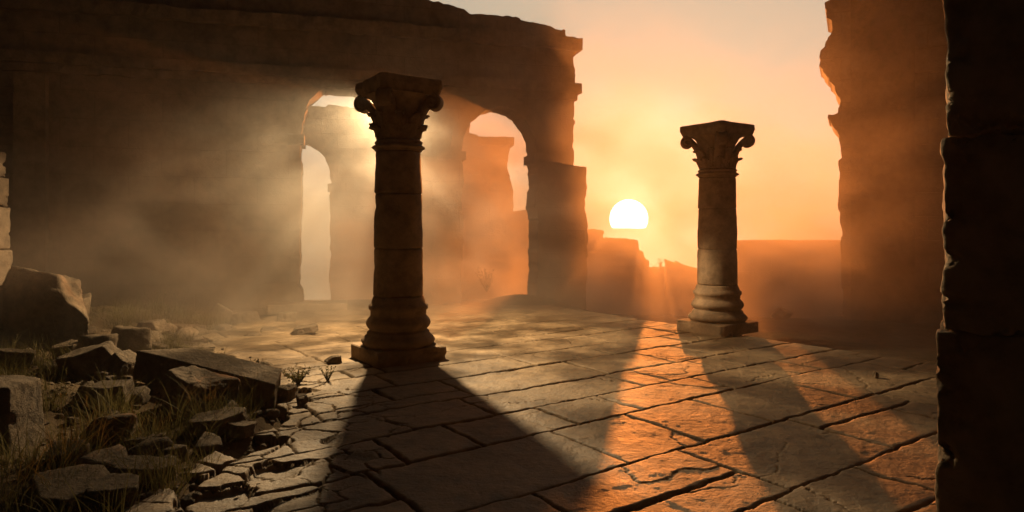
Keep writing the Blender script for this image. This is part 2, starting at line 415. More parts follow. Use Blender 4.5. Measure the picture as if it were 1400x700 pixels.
    tilt = .003*ia*sel
    # broken region on the left: small angular pieces
    e = left_edge(Y)
    dmg = sstep(1.5, .1, X - e + .5*fbm(X*1.2, Y*1.2, None, 3, 91)) * (1 - .55*sstep(6.5, 8.5, Y))
    cs = 3.0
    wx, wy = X*cs + .45*fbm(X*3, Y*3, None, 4, 95), Y*cs*1.15 + .45*fbm(X*3+5, Y*3, None, 4, 96)
    f1, f2, pid, pid2 = cells(wx, wy, 101)
    vd = (f2 - f1)/cs
    vcr = (1 - sstep(.003, .013, vd)) * sstep(.35, .7, dmg)
    piece = tilt + pid * .014 * sstep(.35, .8, dmg)
    # surface: layered, chiselled stone
    gu, gv = u*.8 + v*.6, v*.8 - u*.6
    surf = .007*fbm(gu*2.2, gv*6.5, None, 6, 111, .6) + .004*fbm(X*11, Y*11, None, 4, 113, .6) - .006*np.clip(fbm(X*2.6, Y*2.6, None, 5, 115, .6)-.12, 0, 1)
    worn = sstep(.055, .0, dist) * np.clip(fbm(X*5, Y*5, None, 4, 117)+.15, 0, 1); surf = surf - .015*worn
    z = sl + surf + piece - .035*groove - .028*crack - .06*vcr
    # edges: ragged on the left, straight on the right
    out = e - X + .28*fbm(X*1.8, Y*1.8, None, 3, 121) + .10*np.sign(pid)*sstep(.2,.6,dmg)
    miss = sstep(.80, .84, pid*.5+.5) * sstep(.55, .8, dmg)
    z = z - .30*sstep(-.02, .03, out) - .07*miss*(1 - sstep(.0, .03, .03-vd))
    z = z - .30*sstep(8.58, 8.62, u2)
    V = np.stack([X.ravel(), Y.ravel(), z.ravel()], 1); F = grid_faces(len(xs), len(ys))
    zz = z.ravel()[F].max(1); F = F[zz > -.24]
    used = np.zeros(len(V), bool); used[F.ravel()] = True
    idx = np.cumsum(used) - 1
    o = mesh_obj('pavement', V[used], idx[F], M_pave); tag(o, kind='structure')
    at_ = o.data.attributes.new('earth', 'FLOAT', 'POINT'); e_ = np.clip(groove*1.0 + .75*crack + vcr, 0, 1).ravel()[used]
    at_.data.foreach_set('value', e_.astype(np.float32))
pavement()

# ------------------------------------------------------------------ masonry walls cut from outlines
def ragged(pts, step=.09, amp=.02, seed=1, closed_base=None):
    """Resample an outline finely and chip it; points under closed_base stay straight."""
    out = []
    n = len(pts)
    for i in range(n):
        a, b = np.array(pts[i], float), np.array(pts[(i+1) % n], float); L = np.linalg.norm(b-a); k = max(1, int(L/step))
        if L > 3.0 and a[1] < .1 and b[1] < .1: k = max(1, int(L/.6))
        for j in range(k): out.append(a + (b-a)*j/k)
    out = np.array(out); s = np.cumsum(np.r_[0, np.linalg.norm(np.diff(out, axis=0), axis=1)])
    k = np.floor(s/.27 + .6*vnoise(s*1.3, s*0, None, seed+8)).astype(np.int64)
    nx = amp*(.55*_hash(k, k*0, k*0, seed) + .9*fbm(s*9+seed, s*0, None, 4, seed, .6)); ny = amp*(.55*_hash(k, k*0+1, k*0, seed) + .9*fbm(s*9+40, s*0, None, 4, seed+3, .6))
    out[:,0] += nx; out[:,1] += ny*(out[:,1] > -.5)
    # block courses show as small notches along upright edges
    c = np.abs(((out[:,1]+.13) % .52) - .26); out[:,0] += .016*np.sign(vnoise(np.floor((out[:,1]+.13)/.52)*7.1, out[:,0]*.3, None, seed+5))*(c < .25)
    return out

def slab_from_outline(name, pts, thick, mat, parent=None, smooth=False):
    """Outline in (along, up); extruded from depth 0 to thick (away from the viewer)."""
    bm = bmesh.new(); vs_ = [bm.verts.new((p[0], 0, p[1])) for p in pts]
    es = [bm.edges.new((vs_[i], vs_[(i+1) % len(vs_)])) for i in range(len(vs_))]
    r = bmesh.ops.triangle_fill(bm, edges=es, use_beauty=True)
    fs = [f for f in r['geom'] if isinstance(f, bmesh.types.BMFace)]
    ex = bmesh.ops.extrude_face_region(bm, geom=fs)
    nv = [v for v in ex['geom'] if isinstance(v, bmesh.types.BMVert)]
    for v in nv:
        v.co.y += thick
    return bm_obj(name, bm, mat, parent, smooth)

def box_part(name, x0, x1, y0, y1, z0, z1, mat, parent, seed=0, amp=.012, cut=.12):
    """A moulding: a box cut along its length and chipped."""
    n = max(2, int((x1-x0)/cut)); bm = bmesh.new(); rings = []
    for i in range(n+1):
        x = x0 + (x1-x0)*i/n; j = [amp*float(vnoise(np.array(x*5.0+k*13), np.array(k*3.1), None, seed)) for k in range(4)]
        chip = .5*max(0., float(vnoise(np.array(x*1.7), np.array(.5), None, seed+9))-.45)
        rings.append([bm.verts.new(c) for c in ((x, y0+j[0]+chip*.12, z0+j[1]), (x, y0+j[2]+chip*.2, z1+j[3]-chip*.12), (x, y1, z1+j[3]*.5), (x, y1, z0+j[1]*.5))])
    for a, b in zip(rings, rings[1:]):
        for k in range(4): bm.faces.new((a[k], a[(k+1)%4], b[(k+1)%4], b[k]))
    bm.faces.new(rings[0]); bm.faces.new(rings[-1][::-1])
    return bm_obj(name, bm, mat, parent)

class Plane:                                   # an upright plane through P0 whose direction is yaw from +X
    def __init__(s, P0, yaw): s.p = Vector(P0); s.yaw = yaw; s.d = Vector((math.cos(yaw), math.sin(yaw), 0)); s.n = Vector((-math.sin(yaw), math.cos(yaw), 0))
    def uv(s, px, py):
        r = Vector(((px-700)/FPX, 1, (HOR-py)/FPX)); o = Vector((0,0,EYE))
        t = (s.p - o).dot(s.n) / r.dot(s.n); h = o + r*t
        return ((h - s.p).dot(s.d), h.z)
    def empty(s, name, label, cat, group=None):
        return thing(name, label, cat, (s.p.x, s.p.y, 0), s.yaw, group)

def arc(cx, cz, rx, rz, a0, a1, n=26):
    return [(cx + rx*math.cos(a0+(a1-a0)*i/n), cz + rz*math.sin(a0+(a1-a0)*i/n)) for i in range(n+1)]

# --- the arcade wall
AW = Plane((1.64, 15.0, 0), R(15))
def aw_arch(pl, pr, ptop, pspring):
    l = AW.uv(pl, pspring)[0]; r = AW.uv(pr, pspring)[0]; cx = (l+r)/2
    zs = AW.uv((pl+pr)/2, pspring)[1]; zt = AW.uv((pl+pr)/2, ptop)[1]
    return l, r, cx, zs, zt
A1 = aw_arch(411, 519, 117, 186); A2 = aw_arch(632, 734, 147, 208)
def build_arcade():
    w = AW.empty('arcade_wall', 'tall ruined sandstone wall pierced by two round arches, its broken top sloping', 'wall')
    U = AW.uv; B0 = -.7
    o = []
    o += [(U(802,420)[0], B0), U(802,315), U(801,290), U(802,258), U(801,229), U(786,227), U(784,180), U(785,143), U(785,112), U(784,80), U(786,70),
          U(787,52), U(772,50), U(772,42), U(740,33), U(716,27), U(690,21), U(660,19), U(641,19), U(633,12), U(612,6), U(588,0)]
    zt = U(588,0)[1]
    o += [(-5.3, zt+.28), (-6.6, zt+.3), (-8.2, zt+.1), (-12.6, zt+.15), (-12.6, B0)]
    l, r, cx, zs, zt1 = A1
    a = [(l, B0)] + arc(cx, zs, (r-l)/2, zt1-zs, math.pi, 0) + [(r, B0)]
    l2, r2, cx2, zs2, zt2 = A2
    b = [(l2, B0)] + arc(cx2, zs2, (r2-l2)/2, zt2-zs2, math.pi, 0) + [(r2, B0)]
    poly = ragged(o + a + b, .05, .035, 3)
    slab_from_outline('wall', poly, .75, M_wall, w)
    # string courses, imposts, arch rings
    zc = U(790,116)[1]; zc0 = U(790,128)[1]
    box_part('string_course', -12.4, U(793,120)[0], -.13, .88, zc0, zc, M_block, w, 5, .02)
    box_part('string_course', -12.4, U(788,134)[0], -.07, .82, zc0-.16, zc0-.002, M_block, w, 6, .02)
    zd, zd0 = U(790,54)[1], U(790,70)[1]
    box_part('cornice', -12.4, U(793,60)[0], -.16, .91, zd0, zd, M_block, w, 8, .035)
    for (l, r, cx, zs, zt), s in ((A1, 20), (A2, 30)):
        box_part('impost', l-.55, l+.07, -.06, .81, zs-.2, zs, M_block, w, s, .02, .06)
        box_part('impost', r-.07, r+.55, -.06, .81, zs-.2, zs, M_block, w, s+1, .02, .06)
        bm = bmesh.new(); prev = None; n = 40; first = None
        for i in range(n+1):
            t = math.pi*(1-i/n); jj = .012*float(vnoise(np.array(i*.8), np.array(s*1.0), None, s))
            p = [((r-l)/2*k + cx*0 if False else cx + ((r-l)/2+off)*math.cos(t), yy, zs + .004 + (zt-zs+off)*math.sin(t)) for k, off, yy in ((0,.012+jj,-.05),(0,.27+jj,-.05),(0,.27+jj,.01),(0,.012+jj,.01))]
            q = [bm.verts.new(c) for c in p]
            if prev:
                for k in range(4): bm.faces.new((prev[k], prev[(k+1)%4], q[(k+1)%4], q[k]))
            else: bm.faces.new(q)
            prev = q
        bm.faces.new(prev[::-1]); bm_obj('arch_ring', bm, M_block, w)
    # pilaster at the far left end
    xl = U(88, 250)[0]
    box_part('pilaster', xl-.75, xl-.25, -.16, -.002, -.5, zc0-.2, M_block, w, 41, .015)
    for k in range(4): pass
build_arcade()

# --- side wall that closes the court on the left
SWP = AW.p + AW.d * (AW.uv(60, 250)[0] - .9)
def build_side():
    e = thing('side_wall', 'dark plain masonry wall closing the court near the broken block pillar', 'wall', (SWP.x, SWP.y, 0), R(15))
    b = bmesh.new()
    poly = ragged([(0,-.6),(0,6.8),(-1.2,6.9),(-2.0,6.4),(-3.4,6.5),(-3.9,5.8),(-4.0,-.6)], .1, .05, 15)
    ob = slab_from_outline('wall', poly, .8, M_wall, e); ob.rotation_euler = (0, 0, R(90)); ob.location = (.05, -.02, 0)
    for i, d in enumerate((.7, 2.2)):
        ob = box_part('pilaster', 0, .55, 0, .18, -.5, 6.0, M_block, e, 50+i); ob.rotation_euler = (0,0,R(-90)); ob.location = (.05, -d, 0)
build_side()

# --- ruins beyond the arches
def outline_thing(name, label, cat, plane, pix, thick, mat, seed, base=-1.6, group=None, amp=.04, parts=False):
    pts = [plane.uv(*p) for p in pix]; pts = [(pts[0][0], base)] + pts + [(pts[-1][0], base)]; pts = ragged(pts, .06, amp, seed)
    if parts:
        e = plane.empty(name, label, cat, group); slab_from_outline('wall', pts, thick, mat, e); return e
    o = slab_from_outline(name, pts, thick, mat); o.location = (plane.p.x, plane.p.y, 0); o.rotation_euler = (0,0,plane.yaw)
    return tag(o, label, cat, group)
def build_behind():
    P = Plane((-6.0, 21.0, 0), R(8)); U = P.uv
    e = P.empty('far_arcade', 'pale hazy wall with a tall round arch, seen through the wider arch', 'wall')
    c = U(408,246); r = U(451,246)[0]-c[0]; rz = U(408,194)[1]-c[1]
    zt = U(460,149)[1]; xr = U(586,150)[0]
    o = [(xr,-1.6),(xr,zt-.1),(U(520,152)[0],zt),(U(440,147)[0],zt+.1),(-3.5,zt),(-8,zt-.4),(-8,-1.6)] + [(c[0]-r,-1.6)] + arc(c[0],c[1],r,rz,math.pi,0) + [(c[0]+r,-1.6)]
    slab_from_outline('wall', ragged(o,.1,.05,23), .8, M_ruin, e)
    box_part('impost', c[0]+r-.06, c[0]+r+.5, -.06, .86, c[1]-.35, c[1]-.1, M_block, e, 3, .02)
    P = Plane(at(670,300,20.0), R(10)); P.p.z = 0
    e = outline_thing('ruined_pier', 'tall broken pier with a projecting capstone, framed by the arch nearer the sun', 'ruin', P,
        [(600,172),(636,168),(643,168),(644,182),(653,184),(655,187),(696,190),(697,205),(694,232),(700,262),(700,420)], 1.3, M_ruin, 33, parts=True)
    x0, z0 = P.uv(652,199); x1, z1 = P.uv(702,188)
    box_part('capstone', x0, x1, -.12, 1.42, z0, z1, M_block, e, 61, .03)
    P = Plane(at(712,300,22.0), R(5)); P.p.z = 0
    outline_thing('low_pier', 'short square pier stub beside the taller broken pier', 'ruin', P,
        [(688,288),(723,288),(727,292),(729,330)], 1.0, M_ruin, 35)
    P = Plane(at(860,330,20.0), R(4)); P.p.z = 0
    outline_thing('stepped_wall', 'crumbled wall stepping down to the right below the setting sun', 'wall', P,
        [(801,315),(806,314),(825,315),(826,327),(850,327),(873,328),(875,342),(881,345),(882,354),(888,356),(887,366),(915,367),(1000,372)], .9, M_ruin, 37, -2.2)
    P = Plane(at(930,360,19.6), R(-6)); P.p.z = 0
    e = outline_thing('fallen_block', 'long tilted stone block lying on the low wall behind the far column', 'block', P,
        [(911,372),(911,356),(920,357),(935,362),(958,369),(958,378)], .7, M_ruin, 39, -.4)
    P = Plane(at(1080,330,18.0), R(3)); P.p.z = 0
    e = outline_thing('boundary_wall', 'long low level wall running behind the far column to the broken arch ruin', 'wall', P,
        [(1001,329),(1060,328.5),(1152,328.5),(1330,329)], .7, M_ruin, 47, -1.6, amp=.012)
    P = Plane(at(1150,200,13.5), R(-27)); P.p.z = 0
    e = P.empty('broken_arch_ruin', 'tall wall end with the stump of a broken arch jutting over the long level wall', 'ruin'); U = P.uv
    pix = [(1151,330),(1150,310),(1147,300),(1148,262),(1147,258),(1149,225),(1148,200),(1148,182),(1141,176),(1134,160),(1134,155),(1146,155),(1147,140),(1140,116),(1128,104),(1118,91),(1120,84),(1123,68),(1130,64),(1133,52),(1136,48),(1134,28),(1128,24),(1127,2),(1134,-2)]
    zt = U(1140,-60)[1]
    o = [(U(1151,330)[0],-.8)] + [U(*p) for p in pix] + [U(1150,-40),(2.0,zt),(4.6,zt+.2),(4.6,-.8)]
    slab_from_outline('wall', ragged(o,.04,.035,57), 1.1, M_ruin, e)
    xa = U(1163,200)[0]
    box_part('pilaster', xa, xa+1.1, -.16, -.002, -.7, zt-.3, M_block, e, 71, .012)
build_behind()

# ------------------------------------------------------------------ columns
def lathe(name, prof, mat, parent, seg=56, seed=0, amp=.008, cap=True):
    """Profile of (radius, z) turned and worn."""
    P = []
    for (r0, z0), (r1, z1) in zip(prof, prof[1:]):
        k = max(1, int(math.hypot(r1-r0, z1-z0)/.022))
        for i in range(k): P.append((r0+(r1-r0)*i/k, z0+(z1-z0)*i/k))
    P.append(prof[-1]); P = np.array(P); n = len(P)
    th = np.arange(seg)*2*math.pi/seg
    rr, tt = np.meshgrid(P[:,0], th, indexing='ij'); zz, _ = np.meshgrid(P[:,1], th, indexing='ij')
    x, y = rr*np.cos(tt), rr*np.sin(tt)
    q = fbm(x*6+seed, y*6, zz*6, 4, seed); ch = np.clip(fbm(x*2.6+seed, y*2.6+5, zz*2.6, 3, seed+5)-.22, 0, 1)
    d = amp*q - ch*amp*5
    x, y = (rr+d)*np.cos(tt), (rr+d)*np.sin(tt)
    V = np.stack([x.ravel(), y.ravel(), (zz + .4*amp*q).ravel()], 1)
    i, j = np.meshgrid(np.arange(n-1), np.arange(seg), indexing='ij'); i=i.ravel(); j=j.ravel(); j2=(j+1)%seg
    F = [tuple(t) for t in np.stack([i*seg+j, i*seg+j2, (i+1)*seg+j2, (i+1)*seg+j], 1)]
    F.append(tuple(range(seg))[::-1]); F.append(tuple((n-1)*seg+k for k in range(seg)))
    return mesh_obj(name, V, F, mat, parent)

def torus_prof(r, z0, z1, bulge, n=8):
    return [(r + bulge*math.sin(math.pi*i/n), z0+(z1-z0)*i/n) for i in range(n+1)]

def leaf(name, R0, z0, h, w, curl, ang, mat, parent, seed):
    """An acanthus leaf: lobed, ribbed, leaning out and curling over at its tip."""
    nu, nv = 13, 16; V = []; T = []
    for j in range(nv+1):
        t = j/nv
        if t < .78: out = .012 + .035*t + .05*t*t; up = t/.78*h
        else:
            a = (t-.78)/.22*math.pi*.95; out = .012+.035*.78+.05*.61 + curl*(1-math.cos(a))*.6; up = h + curl*math.sin(a)*.7
        lob = 1 + .17*math.sin(t*math.pi*7.0)
        ww = w*(.62 + .55*math.sin(math.pi*min(1, t*1.05+.12)))*lob*(1 - .45*max(0, t-.75)/.25)
        for i in range(nu+1):
            s = i/nu*2-1
            rib = .012*math.cos(s*math.pi*3.0) + .016*(1-abs(s))
            a = ang + s*ww/R0*.5
            r = R0 + out + rib - .02*s*s + .004*math.sin(seed+7*t+3*s)
            V.append((r*math.cos(a), r*math.sin(a), z0+up - .03*s*s*t))
    W = nu+1; n0 = len(V)
    F = [(j*W+i, j*W+i+1, (j+1)*W+i+1, (j+1)*W+i) for j in range(nv) for i in range(nu)]
    # back skin so the leaf has thickness
    for x, y, z in list(V):
        r = math.hypot(x, y); k = max(0, r-.022)/r; V.append((x*k, y*k, z-.006))
    F += [tuple(n0+q for q in f[::-1]) for f in F]
    rim = [i for i in range(W)] + [j*W+nu for j in range(1,nv+1)] + [nv*W+i for i in range(nu-1,-1,-1)] + [j*W for j in range(nv-1,0,-1)]
    for a, b in zip(rim, rim[1:]+rim[:1]): F.append((b, a, n0+a, n0+b))
    return mesh_obj(name, V, F, mat, parent)

def volute(name, ang, z, rad, mat, parent, r_in, r_out):
    """A corner scroll: a thick stem flaring out of the bell and rolling under the abacus corner."""
    V, F = [], []
    def sweep(P, half, thick):
        n0 = len(V); n = len(P)
        for k, (r, zz) in enumerate(P):
            a, b = P[max(0,k-1)], P[min(n-1,k+1)]; dx, dz = b[0]-a[0], b[1]-a[1]; L = math.hypot(dx, dz) or 1
            hw, th = half(k/(n-1)), thick(k/(n-1)); nx, nz = -dz/L*th*.5, dx/L*th*.5
            for q, sg in ((-1,.7),(-.8,1),(0,.8),(.8,1),(1,.7),(1,-.7),(0,-1),(-1,-.7)): V.append((r+nx*sg, q*hw, zz+nz*sg))
        for k in range(n-1):
            for q in range(8): F.append((n0+k*8+q, n0+k*8+(q+1)%8, n0+(k+1)*8+(q+1)%8, n0+(k+1)*8+q))
        F.append(tuple(n0+q for q in range(8))[::-1]); F.append(tuple(n0+(n-1)*8+q for q in range(8)))
    P = [(r_in + (r_out-r_in)*t**1.5, z-.30 + (.30+rad*.7)*t**.72) for t in (i/12 for i in range(13))]
    sweep(P, lambda t: .085-.01*t, lambda t: .11-.03*t)
    m = 40; Q = []
    for i in range(m+1):
        a = math.pi*.62 - i/m*math.pi*3.6; rr = rad*(1-.80*i/m); Q.append((r_out-.01 + rr*math.cos(a), z + rr*math.sin(a)))
    sweep(Q, lambda t: .082, lambda t: rad*.42)
    n0 = len(V); sg = 20                       # the drum that fills the scroll
    for yy, rr in ((-.070,.30*rad),(-.060,.78*rad),(.060,.78*rad),(.070,.30*rad)):
        for i in range(sg):
            a = i*2*math.pi/sg; V.append((r_out-.01+rr*math.cos(a), yy, z+rr*math.sin(a)))
    for k in range(3):
        for i in range(sg): F.append((n0+k*sg+i, n0+k*sg+(i+1)%sg, n0+(k+1)*sg+(i+1)%sg, n0+(k+1)*sg+i))
    F.append(tuple(n0+i for i in range(sg))); F.append(tuple(n0+3*sg+i for i in range(sg))[::-1])
    V = np.array(V); q = fbm(V[:,0]*9+ang*7, V[:,1]*9, V[:,2]*9, 3, 5)
    V = V + (.006*q)[:,None]*np.array((1,.6,1))
    o = mesh_obj(name, [tuple(v) for v in V], F, mat, parent); o.rotation_euler = (0,0,ang)
    bm = bmesh.new(); bm.from_mesh(o.data); bmesh.ops.recalc_face_normals(bm, faces=bm.faces); bm.to_mesh(o.data); bm.free()
    return o

def sq_plate(name, half, z0, z1, mat, parent, seed, concave=0.0, cut=0.03, taper=0.0, chip=.02, n=28):
    """A square slab with optionally hollowed sides and a moulded, chipped edge."""
    lev = [(z0, half-taper), (z0+.25*(z1-z0), half-taper*.5), (z0+.55*(z1-z0), half), (z1-.012, half), (z1, half-.012)]
    prof = []
    for k in range(len(lev)-1):
        for i in range(3): prof.append((lev[k][0]+(lev[k+1][0]-lev[k][0])*i/3, lev[k][1]+(lev[k+1][1]-lev[k][1])*i/3))
    prof.append(lev[-1])
    V = []; ring = 4*n
    for z, h in prof:
        for s in range(4):
            for i in range(n):
                t = -1 + 2*i/n; ct = min(1, max(-1, t*1.0)); dep = h - concave*(1-ct*ct)
                c, sn = math.cos(s*math.pi/2), math.sin(s*math.pi/2); x, y = dep, t*h
                # blunt corners
                k = max(0, abs(t)-(1-cut/h)); x -= k*h*.5; y -= math.copysign(k*h*.5, t)
                V.append((x*c-y*sn, x*sn+y*c, z))
    V = np.array(V); q = fbm(V[:,0]*7+seed, V[:,1]*7, V[:,2]*7, 4, seed)
    ed = np.clip(fbm(V[:,0]*3+seed, V[:,1]*3, V[:,2]*5, 3, seed+7)-.12, 0, 1)
    rr = np.hypot(V[:,0], V[:,1]); f = 1 + (.008*q - chip*3*ed)/rr; V[:,0] *= f; V[:,1] *= f; V[:,2] += .004*q
    F = [(j*ring+i, j*ring+(i+1)%ring, (j+1)*ring+(i+1)%ring, (j+1)*ring+i) for j in range(len(prof)-1) for i in range(ring)]
    F.append(tuple(range(ring))[::-1]); F.append(tuple((len(prof)-1)*ring+i for i in range(ring)))
    o = mesh_obj(name, V, F, mat, parent, smooth=False); return o

def build_column(loc, label, top, seed):
    c = thing('ancient_column', label, 'column', loc, FA)
    k = top/3.41
    mat = M_col
    plinth = sq_plate('plinth', .455, 0, .17*k, mat, c, seed, 0, .05, 0, .06)
    z = lambda v: v*k
    base = lathe('base', [(.40,z(.165))] + torus_prof(.40,z(.17),z(.30),.05) + [(.385,z(.31)),(.385,z(.335)),(.36,z(.355))] + torus_prof(.345,z(.36),z(.53),.055)
                 + [(.34,z(.545)),(.345,z(.56)),(.345,z(.60)),(.365,z(.615)),(.365,z(.66)),(.335,z(.68)),(.325,z(.72)),(.306,z(.77))], mat, c, 64, seed+1, .011)
    zs = [z(.772), z(1.36), z(2.03), z(2.545)]; rs = [.302, .296, .288, .277]
    for i in range(3):
        lathe('drum', [(rs[i]-.012, zs[i]), (rs[i], zs[i]+.014), (rs[i+1], zs[i+1]-.016), (rs[i+1]-.014, zs[i+1]-.002)], mat, c, 72, seed+10+i, .011)
    lathe('necking', [(.272,z(2.545)),(.29,z(2.555))] + torus_prof(.285,z(2.565),z(2.625),.042) + [(.283,z(2.632))] + torus_prof(.275,z(2.635),z(2.68),.022) + [(.262,z(2.69))], mat, c, 64, seed+20, .007)
    cap = lathe('capital', [(.25,z(2.685)),(.245,z(2.80)),(.25,z(2.95)),(.275,z(3.08)),(.33,z(3.18)),(.40,z(3.235))], mat, c, 56, seed+30, .006)
    for i in range(8): leaf('leaf', .243, z(2.69), .155*k, .19, .042, i*math.pi/4, mat, cap, seed+i)
    for i in range(8): leaf('leaf', .246, z(2.72), .27*k, .20, .040, (i+.5)*math.pi/4, mat, cap, seed+i+9)
    for i in range(4): volute('volute', (i+.5)*math.pi/2, z(3.135), .098, mat, cap, .25, .462)
    ab = sq_plate('abacus', .425, z(3.225), z(3.41), mat, c, seed+40, .03, .05, .035, .02)
    return c
build_column((-1.40, 8.22, 0), 'near weathered column with a leafy carved capital, dark against the beam of light', 3.40, 3)
build_column((3.205, 10.42, 0), 'far weathered column with a leafy carved capital, standing right of the setting sun', 3.20, 8)

# ------------------------------------------------------------------ pillars at the picture's edges
def build_near_pillar():
    e = thing('stone_pillar', 'huge dark pillar of rough blocks in the foreground, nearest the viewer', 'pillar', (2.965, 3.44, 0), R(-36))
    spec = [(0, 1.055, -.014), (1.06, 2.07, .014), (2.075, 3.2, .026), (3.205, 4.3, .05)]
    for i, (a, b, dx) in enumerate(spec):
        o = block('block', (.62, .36, (b-a)/2), M_block, e, 101+i*7, 6, .05, chips=.26, rad=.03)
        o.location = (dx, 0, (a+b)/2)
build_near_pillar()

def build_left_pillar():
    e = thing('broken_pillar', 'ragged stack of masonry blocks standing beside the huge dark boulder', 'pillar', (-6.31, 7.5, 0), R(8))
    z = -.2
    for i, (h, dx) in enumerate(((.62,.0),(.5,.06),(.42,.08),(.5,.05),(.34,.03),(.3,-.02))):
        o = block('block', (.36, .4, h/2), M_block, e, 211+i*5, 5, .04, chips=.2); o.location = (dx*.8, 0, z+h/2); z += h+.004
build_left_pillar()

# ------------------------------------------------------------------ fallen stones
def stone_thing(name, label, cat, loc, dims, rot=(0,0,0), seed=0, flat=False, level=4, rough=.035, chips=.09, mat=None, strata=0.0, p=60, group=None, planes=None):
    rng = random.Random(seed)
    P = planes or rock_planes(rng, 12, flat)
    if flat and name == 'stone_slab': dims = tuple(q*.9 for q in dims); level = max(level, 5); rough *= 1.5; chips *= 1.6
    v, f = polytope(P, dims, level, seed, rough, p, chips, strata=strata)
    o = mesh_obj(name, v, f, mat or M_rock)
    o.location = loc; o.rotation_euler = tuple(R(a) for a in rot)
    return tag(o, label, cat, group)

def put(px, py, Y=None):                     # the spot on the ground whose foot shows at this pixel
    if Y is None:
        p = floor_at(px, py)
        for _ in range(8):
            h = float(ground_h(np.array(p.x), np.array(p.y))); Yn = (EYE-h)*FPX/(py-HOR); p = Vector(((px-700)/FPX*Yn, Yn, h))
        return p
    X_ = (px-700)/FPX*Y; return Vector((X_, Y, float(ground_h(np.array(X_), np.array(Y)))))

